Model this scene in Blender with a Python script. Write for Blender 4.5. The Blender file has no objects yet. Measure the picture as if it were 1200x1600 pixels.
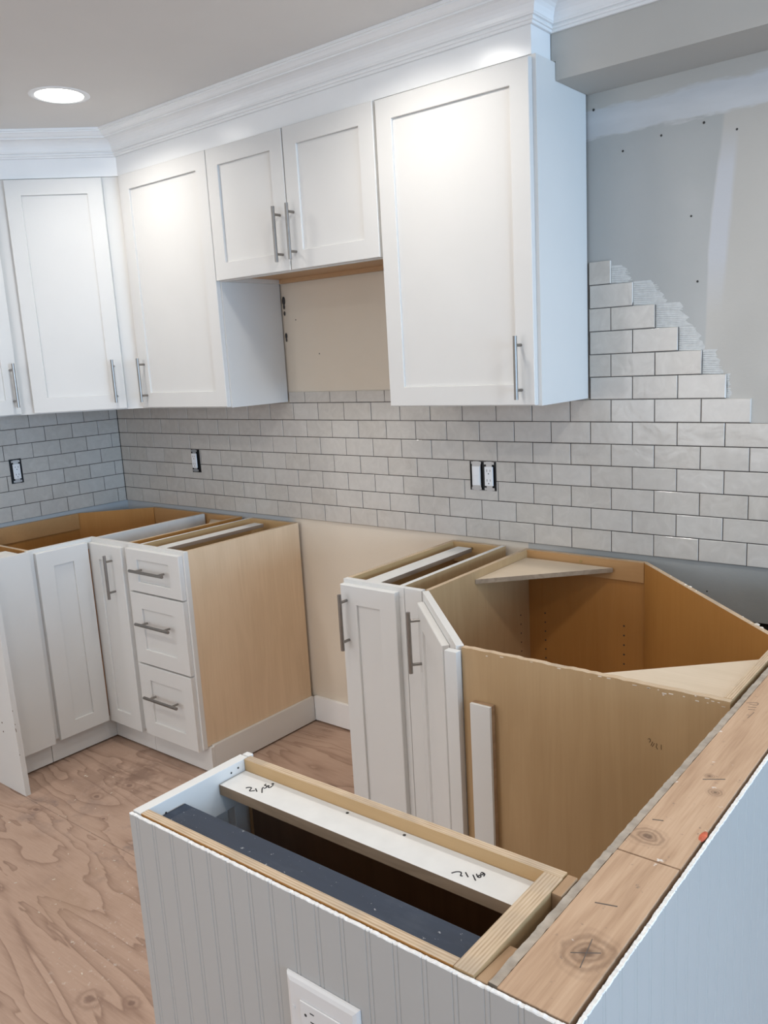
import bpy, bmesh, math, random
from mathutils import Vector, Matrix, noise as mnoise
random.seed(7)
S = 0.0254            # everything below is laid out in inches
col = bpy.context.scene.collection
scene = bpy.context.scene

# ------------------------------------------------------------------ camera
cam_d = bpy.data.cameras.new('camera'); cam = bpy.data.objects.new('camera', cam_d); col.objects.link(cam)
YAW, PITCH, ROLL = math.radians(38.598), math.radians(11.273), math.radians(-3.017)
Fv = Vector((-math.sin(YAW)*math.cos(PITCH), math.cos(YAW)*math.cos(PITCH), -math.sin(PITCH)))
Rv = Vector((math.cos(YAW), math.sin(YAW), 0)); Uv = Rv.cross(Fv)
R2 = Rv*math.cos(ROLL)+Uv*math.sin(ROLL); U2 = -Rv*math.sin(ROLL)+Uv*math.cos(ROLL)
M = Matrix((( R2.x, U2.x, -Fv.x, 144.659*S), (R2.y, U2.y, -Fv.y, -94.979*S), (R2.z, U2.z, -Fv.z, 60.176*S), (0, 0, 0, 1)))
cam.matrix_world = M
cam_d.sensor_fit = 'HORIZONTAL'; cam_d.sensor_width = 36; cam_d.lens = 36*1314.09/1200
cam_d.shift_x = -26.46/1200; cam_d.shift_y = 18.82/1200
cam_d.clip_start = 0.02; cam_d.clip_end = 100
scene.camera = cam

# ------------------------------------------------------------------ world, light, exposure
w = bpy.data.worlds.new('sky'); scene.world = w; w.use_nodes = True
bg = w.node_tree.nodes['Background']; bg.inputs[0].default_value = (0.62, 0.78, 1.0, 1); bg.inputs[1].default_value = 1.0
def area(name, loc, size, sy, power, color, rot):
    d = bpy.data.lights.new(name, 'AREA'); d.shape = 'RECTANGLE'; d.size = size*S; d.size_y = sy*S
    d.energy = power; d.color = color
    o = bpy.data.objects.new(name, d); col.objects.link(o); o.location = [c*S for c in loc]; o.rotation_euler = rot
    return o
# daylight through the window in the right wall; added fill light behind the camera
area('daylight_right', (329, -76, 54), 66, 150, 235, (0.47, 0.71, 1.0), (0, math.radians(90), 0))
area('fill_behind', (50, -225, 55), 96, 68, 38, (1.0, 0.97, 0.95), (math.radians(90), 0, 0))
LAMP_W = 4.3
vs = scene.view_settings; vs.view_transform = 'Standard'; vs.look = 'None'; vs.exposure = 0.0; vs.gamma = 1; vs.use_curve_mapping = False

# ------------------------------------------------------------------ materials
MATS = {}
def nodes(name):
    m = bpy.data.materials.new(name); m.use_nodes = True; nt = m.node_tree
    return m, nt, nt.nodes['Principled BSDF']
def lk(nt, a, b): nt.links.new(a, b)
def tex(nt, scale=(1,1,1), rot=(0,0,0), loc=(0,0,0), coord='Object'):
    tc = nt.nodes.new('ShaderNodeTexCoord'); mp = nt.nodes.new('ShaderNodeMapping')
    mp.inputs['Scale'].default_value = scale; mp.inputs['Rotation'].default_value = rot; mp.inputs['Location'].default_value = loc
    lk(nt, tc.outputs[coord], mp.inputs['Vector']); return mp.outputs[0]
def noise(nt, vec, sc, det=3, rough=0.5, dist=0):
    n = nt.nodes.new('ShaderNodeTexNoise'); n.inputs['Scale'].default_value = sc; n.inputs['Detail'].default_value = det
    n.inputs['Roughness'].default_value = rough; n.inputs['Distortion'].default_value = dist; lk(nt, vec, n.inputs['Vector']); return n.outputs['Fac']
def ramp(nt, fac, stops):
    r = nt.nodes.new('ShaderNodeValToRGB'); e = r.color_ramp.elements
    while len(e) < len(stops): e.new(0.5)
    for i, (p, c) in enumerate(stops):
        e[i].position = p; e[i].color = (c, c, c, 1) if isinstance(c, (int, float)) else (*c, 1)
    lk(nt, fac, r.inputs[0]); return r.outputs[0]
def mix(nt, f, a, b, mode='MIX'):
    m = nt.nodes.new('ShaderNodeMix'); m.data_type = 'RGBA'; m.blend_type = mode
    for sock, v in ((m.inputs[0], f), (m.inputs[6], a), (m.inputs[7], b)):
        if isinstance(v, (int, float)): sock.default_value = v
        elif isinstance(v, tuple): sock.default_value = (*v, 1)
        else: lk(nt, v, sock)
    return m.outputs[2]
def math_(nt, op, a, b=0.0, c=0.0, clamp=False):
    m = nt.nodes.new('ShaderNodeMath'); m.operation = op; m.use_clamp = clamp
    for s, v in zip(m.inputs, (a, b, c)):
        if isinstance(v, (int, float)): s.default_value = v
        else: lk(nt, v, s)
    return m.outputs[0]
def bump(nt, h, strength, dist, bs):
    b = nt.nodes.new('ShaderNodeBump'); b.inputs['Strength'].default_value = strength; b.inputs['Distance'].default_value = dist
    lk(nt, h, b.inputs['Height']); lk(nt, b.outputs[0], bs.inputs['Normal'])
def plain(name, c, rough=0.5, metal=0.0, var=0.04, vs_=6.0, bmp=0.0, bsc=300):
    m, nt, bs = nodes(name); v = tex(nt)
    n = noise(nt, v, vs_, 4)
    lo = tuple(x*(1-var) for x in c); hi = tuple(min(1, x*(1+var)) for x in c)
    lk(nt, ramp(nt, n, [(0.3, lo), (0.7, hi)]), bs.inputs['Base Color'])
    bs.inputs['Roughness'].default_value = rough; bs.inputs['Metallic'].default_value = metal
    if bmp: bump(nt, noise(nt, v, bsc, 2), bmp, 0.001, bs)
    MATS[name] = m; return m
plain('cabinet_white', (0.70, 0.69, 0.665), 0.5, var=0.012, bmp=0.05, bsc=140)
plain('trim_white', (0.86, 0.86, 0.85), 0.22, var=0.015, bmp=0.12, bsc=90)
plain('bead_white', (0.45, 0.44, 0.42), 0.42, var=0.012, bmp=0.08, bsc=60)
plain('primer_white', (0.70, 0.69, 0.66), 0.6, var=0.03, vs_=30)
plain('torn_white', (0.82, 0.81, 0.79), 0.9, var=0.12, vs_=160, bmp=0.8, bsc=500)
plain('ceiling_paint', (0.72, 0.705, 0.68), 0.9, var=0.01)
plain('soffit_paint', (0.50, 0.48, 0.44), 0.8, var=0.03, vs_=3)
plain('outer_wall_paint', (0.62, 0.60, 0.56), 0.85)
plain('nickel', (0.30, 0.28, 0.26), 0.36, 1.0, var=0.06, vs_=60)
plain('black_plastic', (0.012, 0.012, 0.013), 0.4)
plain('device_white', (0.86, 0.87, 0.88), 0.25, var=0.005)
plain('plate_white', (0.72, 0.70, 0.68), 0.3, var=0.005)
plain('steel', (0.55, 0.55, 0.55), 0.35, 1.0)
plain('slot_dark', (0.03, 0.03, 0.03), 0.6)
plain('ink', (0.012, 0.012, 0.015), 0.7)
plain('pencil', (0.13, 0.10, 0.08), 0.8)
plain('emboss', (0.13, 0.085, 0.045), 0.8)
plain('thinset', (0.58, 0.59, 0.58), 0.9, var=0.08, vs_=80, bmp=0.6, bsc=300)
plain('joint_bed', (0.06, 0.052, 0.048), 0.95, var=0.2, vs_=60)
plain('drywall_core', (0.40, 0.345, 0.285), 0.95, var=0.22, vs_=45, bmp=0.9, bsc=120)
plain('brace_white', (0.72, 0.66, 0.58), 0.6, var=0.05, vs_=12)
plain('chip', (0.74, 0.66, 0.56), 0.8, var=0.2, vs_=50)
plain('red_paint', (0.60, 0.13, 0.06), 0.7, var=0.3, vs_=90)
plain('brass', (0.45, 0.33, 0.14), 0.4, 0.9)
plain('glass_frame', (0.8, 0.8, 0.8), 0.4)

def wood(name, dark, light, axis='z', rough=0.5, sc=1.0, streak=0.5, blotch=0.15):
    """veneer: long soft figure along one axis with fine fibre"""
    m, nt, bs = nodes(name)
    s = {'z': (9, 9, 1.1), 'x': (1.1, 9, 9), 'y': (9, 1.1, 9)}[axis]
    v = tex(nt, tuple(a*sc for a in s))
    n1 = noise(nt, v, 1.3, 5, 0.55, 0.6)
    wv = math_(nt, 'SINE', math_(nt, 'MULTIPLY', n1, 26.0))
    wv = math_(nt, 'MULTIPLY_ADD', wv, 0.5*streak, 0.5)
    s2 = {'z': (160, 160, 7), 'x': (7, 160, 160), 'y': (160, 7, 160)}[axis]
    n2 = noise(nt, tex(nt, s2), 1.0, 2)
    f = math_(nt, 'MULTIPLY_ADD', n2, 0.35, math_(nt, 'MULTIPLY_ADD', wv, 0.5, 0.08))
    c = ramp(nt, f, [(0.2, dark), (0.8, light)])
    n3 = noise(nt, tex(nt), 2.2, 3)
    c = mix(nt, math_(nt, 'MULTIPLY', ramp(nt, n3, [(0.4, 0.0), (0.75, 1.0)]), blotch), c, tuple(x*0.55 for x in dark))
    lk(nt, c, bs.inputs['Base Color']); bs.inputs['Roughness'].default_value = rough
    bump(nt, n2, 0.05, 0.001, bs); MATS[name] = m; return m
wood('birch_ply', (0.44, 0.285, 0.14), (0.52, 0.35, 0.185), 'z', 0.5, 1.0, 0.38, 0.22)
wood('birch_lit', (0.69, 0.51, 0.33), (0.80, 0.61, 0.42), 'z', 0.5, 1.0, 0.38, 0.2)  # birch copy lightened to paint in light on the drawer cabinet side
wood('maple_inside', (0.42, 0.185, 0.042), (0.49, 0.235, 0.065), 'z', 0.42, 1.0, 0.25, 0.2)
wood('maple_rail', (0.52, 0.33, 0.15), (0.60, 0.40, 0.20), 'x', 0.45, 1.0, 0.3, 0.15)
wood('maple_rail_y', (0.52, 0.33, 0.15), (0.60, 0.40, 0.20), 'y', 0.45, 1.0, 0.3, 0.15)
wood('shaded_inside', (0.085, 0.04, 0.018), (0.12, 0.06, 0.028), 'z', 0.5)  # brown darkened to paint in the shade inside the peninsula cabinet
wood('maple_mid', (0.45, 0.245, 0.095), (0.53, 0.30, 0.125), 'x', 0.45, 1.0, 0.25, 0.15)
wood('brace_ply', (0.62, 0.50, 0.36), (0.72, 0.60, 0.46), 'x', 0.6, 1.0, 0.3, 0.12)
def ply_edge(name, axis):
    m, nt, bs = nodes(name); v = tex(nt); sep = nt.nodes.new('ShaderNodeSeparateXYZ'); lk(nt, v, sep.inputs[0])
    across = sep.outputs[1 if axis == 'x' else 0]
    s = (3, 40, 3) if axis == 'x' else (40, 3, 3)
    wob = noise(nt, tex(nt, s), 1.0, 3)
    ph = math_(nt, 'MULTIPLY_ADD', wob, 5.0, math_(nt, 'MULTIPLY', across, 2*math.pi/(0.17*S)))
    f = math_(nt, 'MULTIPLY_ADD', math_(nt, 'SINE', ph), 0.18, 0.5)
    s = (30, 500, 3) if axis == 'x' else (500, 30, 3)
    f = math_(nt, 'ADD', f, math_(nt, 'MULTIPLY_ADD', noise(nt, tex(nt, s), 1.0, 2), 0.7, -0.35))
    c = ramp(nt, f, [(0.1, (0.33, 0.215, 0.125)), (0.45, (0.54, 0.40, 0.26)), (0.9, (0.68, 0.54, 0.39))])
    n = ramp(nt, noise(nt, tex(nt), 9, 3), [(0.5, 0.0), (0.62, 0.45)])
    c = mix(nt, n, c, (0.34, 0.28, 0.22)); lk(nt, c, bs.inputs['Base Color']); bs.inputs['Roughness'].default_value = 0.85; MATS[name] = m
ply_edge('edge_x', 'x'); ply_edge('edge_y', 'y')
wood('raw_block', (0.36, 0.22, 0.12), (0.50, 0.33, 0.19), 'y', 0.8, 1.0, 0.6, 0.3)
wood('dark_edge', (0.26, 0.185, 0.12), (0.38, 0.28, 0.19), 'x', 0.8, 1.6, 0.7, 0.2)
wood('dark_edge_y', (0.22, 0.16, 0.115), (0.33, 0.25, 0.18), 'y', 0.8, 1.6, 0.7, 0.2)
wood('hood_under', (0.50, 0.30, 0.15), (0.56, 0.36, 0.20), 'x', 0.5, 1.0, 0.3, 0.1)

def knots(nt, pts, base, ringc, darkc, scale_ring=1.0):
    """pts: (x, y, radius) inches in object space; concentric rings, darker heart"""
    v = tex(nt); sep = nt.nodes.new('ShaderNodeSeparateXYZ'); lk(nt, v, sep.inputs[0])
    wob = noise(nt, v, 40, 3)
    for (x, y, r, ex) in pts:
        dx = math_(nt, 'MULTIPLY', math_(nt, 'SUBTRACT', sep.outputs[0], x*S), 1/(r*S*ex))
        dy = math_(nt, 'MULTIPLY', math_(nt, 'SUBTRACT', sep.outputs[1], y*S), 1/(r*S))
        d = math_(nt, 'SQRT', math_(nt, 'ADD', math_(nt, 'MULTIPLY', dx, dx), math_(nt, 'MULTIPLY', dy, dy)))
        d = math_(nt, 'ADD', d, math_(nt, 'MULTIPLY_ADD', wob, 0.5, -0.25))
        rings = math_(nt, 'MULTIPLY_ADD', math_(nt, 'SINE', math_(nt, 'MULTIPLY', d, 17.0*scale_ring)), 0.25, 0.4)
        fall = ramp(nt, d, [(0.0, 1.0), (0.55, 0.85), (1.0, 0.0)])
        base = mix(nt, math_(nt, 'MULTIPLY', fall, rings), base, ringc)
        core = ramp(nt, d, [(0.0, 1.0), (0.16, 0.9), (0.3, 0.0)])
        base = mix(nt, math_(nt, 'MULTIPLY', core, 0.6), base, darkc)
    return base
# 2x4 plate on the half wall
m, nt, bs = nodes('stud_pine'); MATS['stud_pine'] = m
v = tex(nt, (10, 1.0, 10)); n1 = noise(nt, v, 1.2, 3, 0.5, 0.7)
g = math_(nt, 'MULTIPLY_ADD', math_(nt, 'SINE', math_(nt, 'MULTIPLY', n1, 30.0)), 0.10, 0.5)
fib = noise(nt, tex(nt, (320, 14, 320)), 1.0, 2); soft = noise(nt, tex(nt, (3, 1, 3)), 3.0, 4)
g = math_(nt, 'ADD', g, math_(nt, 'MULTIPLY_ADD', soft, 0.6, -0.3))
c = ramp(nt, math_(nt, 'ADD', g, math_(nt, 'MULTIPLY_ADD', fib, 0.45, -0.22)), [(0.15, (0.34, 0.205, 0.12)), (0.5, (0.50, 0.33, 0.21)), (0.85, (0.61, 0.425, 0.285))])
KN = [(130.2, -65.5, 1.7, 0.95), (128.9, -55.6, 1.1, 1.2), (130.4, -49.2, 0.6, 1.0), (129.5, -47.5, 0.4, 1.0), (130.6, -30, 0.8, 1.0)]
c = knots(nt, [(x-129.7, y+35, r, e) for x, y, r, e in KN], c, (0.14, 0.075, 0.042), (0.10, 0.055, 0.035), 1.3)
wht = ramp(nt, noise(nt, tex(nt, (1.0, 1.6, 1)), 34, 3, 0.6), [(0.70, 0.0), (0.735, 0.75)])
c = mix(nt, wht, c, (0.76, 0.73, 0.69))
drt = ramp(nt, noise(nt, tex(nt, (1.0, 1.0, 1), loc=(3, 1, 0)), 70, 3, 0.7), [(0.66, 0.0), (0.74, 0.6)])
c = mix(nt, drt, c, (0.16, 0.12, 0.10))
lk(nt, c, bs.inputs['Base Color']); bs.inputs['Roughness'].default_value = 0.75; bump(nt, fib, 0.25, 0.001, bs)
# subfloor sheathing
m, nt, bs = nodes('subfloor_ply'); MATS['subfloor_ply'] = m
v = tex(nt, (0.55, 2.6, 1)); n1 = noise(nt, v, 1.35, 4, 0.5, 0.9)
saw = math_(nt, 'FRACT', math_(nt, 'MULTIPLY', n1, 11.0))
band = ramp(nt, saw, [(0.0, 0.12), (0.05, 0.60), (0.45, 0.56), (0.85, 0.40), (1.0, 0.15)])
fib = noise(nt, tex(nt, (14, 190, 1)), 1.0, 3)
f = math_(nt, 'ADD', math_(nt, 'MULTIPLY', band, 0.8), math_(nt, 'MULTIPLY_ADD', fib, 0.3, -0.05))
big = noise(nt, tex(nt), 1.1, 3)
f = math_(nt, 'ADD', f, math_(nt, 'MULTIPLY_ADD', big, 0.5, -0.25))
c = ramp(nt, f, [(0.05, (0.20, 0.125, 0.088)), (0.3, (0.34, 0.22, 0.16)), (0.55, (0.455, 0.31, 0.23)), (0.85, (0.54, 0.385, 0.295))])
c = knots(nt, [(74, -59.2, 1.9, 1.3), (77.8, -57.1, 1.3, 1.4), (34.4, -43.0, 1.3, 1.4), (38.6, -36, 1.4, 1.5), (76.4, -49.6, 1.1, 1.3), (40, -31.5, 1.5, 1.4), (45, -39, .8, 1.5)], c, (0.26, 0.16, 0.115), (0.17, 0.10, 0.075), 0.8)
# grime near the corner and a filled joint line
sep = nt.nodes.new('ShaderNodeSeparateXYZ'); lk(nt, tex(nt), sep.inputs[0])
def blob(x, y, r, thr, amt, colr, sc, c):
    dx = math_(nt, 'MULTIPLY', math_(nt, 'SUBTRACT', sep.outputs[0], x*S), 1/(r*S)); dy = math_(nt, 'MULTIPLY', math_(nt, 'SUBTRACT', sep.outputs[1], y*S), 1/(r*S))
    d = math_(nt, 'SQRT', math_(nt, 'ADD', math_(nt, 'MULTIPLY', dx, dx), math_(nt, 'MULTIPLY', dy, dy)))
    fall = ramp(nt, d, [(0.0, 1.0), (1.0, 0.0)])
    n = ramp(nt, noise(nt, tex(nt), sc, 5, 0.65), [(thr, 0.0), (thr+0.13, 1.0)])
    return mix(nt, math_(nt, 'MULTIPLY', math_(nt, 'MULTIPLY', fall, n), amt), c, colr)
c = blob(38, -29.5, 11, 0.44, 0.75, (0.17, 0.10, 0.07), 9, c)
c = blob(36, -41, 9, 0.5, 0.7, (0.19, 0.14, 0.13), 12, c)
c = blob(52, -42, 12, 0.55, 0.7, (0.20, 0.15, 0.14), 14, c)
c = blob(64, -46, 10, 0.60, 0.9, (0.70, 0.64, 0.58), 55, c)
c = blob(70, -54, 10, 0.60, 0.9, (0.72, 0.67, 0.62), 60, c)
c = blob(58, -50, 7, 0.42, 0.5, (0.33, 0.21, 0.13), 5, c)
sp = ramp(nt, noise(nt, tex(nt), 120, 2), [(0.74, 0.0), (0.78, 0.8)])
c = mix(nt, sp, c, (0.72, 0.64, 0.56))
lk(nt, c, bs.inputs['Base Color']); bs.inputs['Roughness'].default_value = 0.72
bump(nt, math_(nt, 'ADD', math_(nt, 'MULTIPLY', band, 0.8), math_(nt, 'MULTIPLY', fib, 0.3)), 0.35, 0.0015, bs)
# navy board
m, nt, bs = nodes('navy_paint'); MATS['navy_paint'] = m
n1 = noise(nt, tex(nt, (3, 30, 30)), 1.0, 4)
c = ramp(nt, n1, [(0.3, (0.012, 0.020, 0.038)), (0.7, (0.022, 0.035, 0.062))])
dust = ramp(nt, noise(nt, tex(nt, (1, 1.5, 1)), 90, 3, 0.7), [(0.66, 0.0), (0.72, 0.8)])
c = mix(nt, dust, c, (0.55, 0.56, 0.56))
dust2 = ramp(nt, noise(nt, tex(nt, (1, 3, 1), loc=(1.3, 0, 0)), 8, 4, 0.7), [(0.55, 0.0), (0.75, 0.35)])
c = mix(nt, dust2, c, (0.075, 0.09, 0.115))
lk(nt, c, bs.inputs['Base Color']); bs.inputs['Roughness'].default_value = 0.6
# glazed tile
m, nt, bs = nodes('tile_glaze'); MATS['tile_glaze'] = m
oi = nt.nodes.new('ShaderNodeObjectInfo')
tc = nt.nodes.new('ShaderNodeTexCoord'); add = nt.nodes.new('ShaderNodeVectorMath'); add.operation = 'ADD'
cmb = nt.nodes.new('ShaderNodeCombineXYZ')
for i in range(3): lk(nt, math_(nt, 'MULTIPLY', oi.outputs['Random'], 37.0+11*i), cmb.inputs[i])
lk(nt, tc.outputs['Object'], add.inputs[0]); lk(nt, cmb.outputs[0], add.inputs[1])
n1 = noise(nt, add.outputs[0], 22, 4, 0.6, 1.2)
c = ramp(nt, n1, [(0.25, (0.49, 0.455, 0.41)), (0.55, (0.55, 0.515, 0.465)), (0.8, (0.61, 0.575, 0.525))])
c = mix(nt, math_(nt, 'MULTIPLY', oi.outputs['Random'], 0.35), c, (0.64, 0.62, 0.59))
lk(nt, c, bs.inputs['Base Color']); bs.inputs['Roughness'].default_value = 0.16
bump(nt, noise(nt, add.outputs[0], 16, 2, 0.5, 0.6), 0.35, 0.004, bs)
plain('tile_bisque', (0.78, 0.75, 0.70), 0.8)
# back wall: beige paint, grey primer patch, joint compound band, lap marks
m, nt, bs = nodes('back_wall_paint'); MATS['back_wall_paint'] = m
v = tex(nt); sep = nt.nodes.new('ShaderNodeSeparateXYZ'); lk(nt, v, sep.inputs[0])
wx = noise(nt, tex(nt, (14, 1, 1.8)), 1.0, 4); wz = noise(nt, tex(nt, (3, 1, 20)), 1.0, 5, 0.7)
X = math_(nt, 'MULTIPLY', sep.outputs[0], 1/S); Z = math_(nt, 'MULTIPLY', sep.outputs[2], 1/S)
Xn = math_(nt, 'ADD', X, math_(nt, 'MULTIPLY_ADD', wx, 1.6, -0.8)); Zn = math_(nt, 'ADD', Z, math_(nt, 'MULTIPLY_ADD', wz, 2.4, -1.2))
def step(a, edge, soft=0.1):  # 1 when a > edge
    mr = nt.nodes.new('ShaderNodeMapRange'); mr.inputs['From Min'].default_value = edge-soft; mr.inputs['From Max'].default_value = edge+soft
    mr.clamp = True
    lk(nt, a, mr.inputs['Value']); return mr.outputs[0]
def AND(*a):
    r = a[0]
    for b in a[1:]: r = math_(nt, 'MULTIPLY', r, b)
    return r
def NOT(a): return math_(nt, 'SUBTRACT', 1.0, a)
beige = ramp(nt, noise(nt, v, 3, 3), [(0.3, (0.70, 0.62, 0.51)), (0.7, (0.73, 0.65, 0.54))])
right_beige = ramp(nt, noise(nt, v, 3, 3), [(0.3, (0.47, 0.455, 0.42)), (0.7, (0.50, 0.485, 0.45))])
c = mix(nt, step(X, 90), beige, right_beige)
primer = ramp(nt, noise(nt, v, 4, 4), [(0.3, (0.385, 0.395, 0.385)), (0.7, (0.425, 0.43, 0.42))])
edge = math_(nt, 'ADD', Xn, math_(nt, 'MULTIPLY_ADD', Z, -0.07, 5.78))   # edge leans: x=114.1 at z 83, 112.4 at z 60
edge2 = edge
c = mix(nt, AND(step(X, 98, .3), NOT(step(edge, 114.1, 0.12)), NOT(step(Zn, 83.3, 0.15)), step(Z, 56)), c, primer)
mud = ramp(nt, noise(nt, tex(nt, (1, 1, 5)), 4, 4), [(0.3, (0.52, 0.535, 0.545)), (0.7, (0.60, 0.615, 0.63))])
topn = math_(nt, 'ADD', Z, math_(nt, 'MULTIPLY_ADD', noise(nt, tex(nt, (5, 1, 26), loc=(4, 0, 2)), 1.0, 5, 0.7), 2.2, -1.1))
c = mix(nt, AND(step(X, 98, .3), step(Zn, 83.3, 0.15), NOT(step(topn, 86.4, 0.2))), c, mud)
c = mix(nt, AND(step(edge, 114.1, 0.12), NOT(step(edge, 115.8, 0.25)), step(Z, 66, 3), NOT(step(Z, 80, 2))), c, (0.52, 0.53, 0.55))
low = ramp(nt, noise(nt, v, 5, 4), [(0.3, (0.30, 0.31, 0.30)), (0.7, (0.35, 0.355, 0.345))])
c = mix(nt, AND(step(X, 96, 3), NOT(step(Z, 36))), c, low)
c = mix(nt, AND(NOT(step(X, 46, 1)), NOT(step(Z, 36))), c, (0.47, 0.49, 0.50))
pocks = ramp(nt, noise(nt, v, 55, 2), [(0.76, 0.0), (0.79, 0.7)])
c = mix(nt, AND(pocks, step(X, 98)), c, (0.7, 0.7, 0.7))
lk(nt, c, bs.inputs['Base Color'])
lk(nt, ramp(nt, noise(nt, tex(nt, (2, 1, 1)), 3, 3), [(0.4, 0.35), (0.6, 0.6)]), bs.inputs['Roughness'])
bump(nt, noise(nt, v, 110, 3, 0.6), 0.25, 0.0015, bs)
# lamp lens
m, nt, bs = nodes('lamp_lens'); MATS['lamp_lens'] = m
bs.inputs['Emission Color'].default_value = (1.0, 0.97, 0.92, 1); bs.inputs['Emission Strength'].default_value = 9.0
bs.inputs['Base Color'].default_value = (0.9, 0.9, 0.9, 1)

# ------------------------------------------------------------------ helpers
def V(x, y, z): return Vector((x*S, y*S, z*S))
def world_loc(o):
    l = Vector((0, 0, 0))
    while o: l += o.location; o = o.parent
    return l
def tag(o, label=None, cat=None, group=None, kind=None):
    if label: o['label'] = label
    if cat: o['category'] = cat
    if group: o['group'] = group
    if kind: o['kind'] = kind
    return o
def empty(name, loc, label=None, cat=None, group=None, kind=None):
    o = bpy.data.objects.new(name, None); col.objects.link(o); o.location = V(*loc); o.empty_display_size = 0.05
    return tag(o, label, cat, group, kind)
def obj(name, bm, mats, parent=None, bevel=0.0, label=None, smooth=False, origin=None, kind=None):
    me = bpy.data.meshes.new(name)
    bmesh.ops.recalc_face_normals(bm, faces=bm.faces)
    off = Vector((0, 0, 0))
    if origin is not None: off = V(*origin)
    elif parent is not None: off = world_loc(parent)
    for vv in bm.verts: vv.co -= off
    bm.to_mesh(me); bm.free()
    if isinstance(mats, str): mats = (mats,)
    for m_ in mats: me.materials.append(MATS[m_])
    o = bpy.data.objects.new(name, me); col.objects.link(o)
    if parent is not None:
        o.parent = parent
        if origin is not None: o.location = off-world_loc(parent)
    elif origin is not None: o.location = off
    if smooth:
        for p in me.polygons: p.use_smooth = True
    if bevel:
        b = o.modifiers.new('bevel', 'BEVEL'); b.width = bevel*S; b.segments = 2; b.limit_method = 'ANGLE'; b.angle_limit = math.radians(40)
    if label: o['label'] = label
    if kind: o['kind'] = kind
    return o
class Frame:
    """local frame: origin, u along the width, n outwards, v up"""
    def __init__(s, o, u, n): s.o = Vector(o); s.u = Vector((*u, 0)).normalized(); s.n = Vector((*n, 0)).normalized()
    def p(s, u, v, n): return (s.o+s.u*u+s.n*n+Vector((0, 0, v)))*S
def XY(x0=0, y0=0): return None
def quad(bm, pts, mi=0):
    f = bm.faces.new([bm.verts.new(p) for p in pts]); f.material_index = mi; return f
def box(bm, x0, x1, y0, y1, z0, z1, top=0, fr=None, side=0):
    if fr is None: P = lambda a, b, c: V(a, b, c)
    else: P = lambda a, b, c: fr.p(a, c, b)          # (u, n, v)
    vs_ = [bm.verts.new(P(x, y, z)) for z in (z0, z1) for y in (y0, y1) for x in (x0, x1)]
    for idx, mi in (((0, 1, 3, 2), side), ((4, 5, 7, 6), top), ((0, 1, 5, 4), side), ((2, 3, 7, 6), side), ((0, 2, 6, 4), side), ((1, 3, 7, 5), side)):
        f = bm.faces.new([vs_[i] for i in idx]); f.material_index = mi
    return vs_
def prism(bm, pts, z0, z1, top=0, side=0):
    a = [bm.verts.new(V(x, y, z0)) for x, y in pts]; b = [bm.verts.new(V(x, y, z1)) for x, y in pts]
    bm.faces.new(a[::-1]).material_index = side; bm.faces.new(b).material_index = top
    for i in range(len(pts)):
        j = (i+1) % len(pts); bm.faces.new([a[i], a[j], b[j], b[i]]).material_index = side
def tube(bm, p0, p1, r, n=12, cap=True):
    d = (p1-p0).normalized(); a = d.orthogonal().normalized(); b = d.cross(a)
    rings = []
    for p in (p0, p1): rings.append([bm.verts.new(p+(a*math.cos(t*2*math.pi/n)+b*math.sin(t*2*math.pi/n))*r) for t in range(n)])
    for i in range(n):
        j = (i+1) % n; bm.faces.new([rings[0][i], rings[0][j], rings[1][j], rings[1][i]])
    if cap: bm.faces.new(rings[0][::-1]); bm.faces.new(rings[1])
B = bmesh.new
def part(name, mats, parent, boxes, bevel=0.0, label=None, top=0, fr=None, kind=None):
    bm = B()
    for b in boxes: box(bm, *b, top=top, fr=fr)
    return obj(name, bm, mats, parent, bevel, label, kind=kind)
def door(name, parent, fr, W, z0, z1, stile=2.3, rail=2.3, thick=0.72, label=None, mat='cabinet_white'):
    """shaker leaf: ring frame with chamfered rim and a recessed centre panel (sub-part)"""
    bm = B(); c = 0.07; st, ra = stile, rail
    def loop(a, b, n): return [bm.verts.new(fr.p(x, z, n)) for x, z in ((a, z0+b), (W-a, z0+b), (W-a, z1-b), (a, z1-b))]
    L = [loop(0, 0, 0), loop(0, 0, thick-c), loop(c, c, thick), loop(st, ra, thick), loop(st+.04, ra+.04, thick-.04), loop(st+0.04, ra+0.04, 0.0)]
    for A, C in zip(L, L[1:]):
        for i in range(4):
            j = (i+1) % 4; bm.faces.new([A[i], A[j], C[j], C[i]])
    for i in range(4):
        j = (i+1) % 4; bm.faces.new([L[-1][i], L[-1][j], L[0][j], L[0][i]])
    d = obj(name, bm, mat, parent, label=label)
    bm = B(); box(bm, st-.15, W-st+.15, 0.12, thick-0.30, z0+ra-.15, z1-ra+.15, fr=fr)
    # keep the panel clear of the frame's inner wall
    bm2 = B(); box(bm2, st+.05, W-st-.05, 0.12, thick-0.30, z0+ra+.05, z1-ra-.05, fr=fr); bm.free()
    obj('door_panel' if 'door' in name else 'drawer_panel', bm2, mat, d)
    return d
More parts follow.
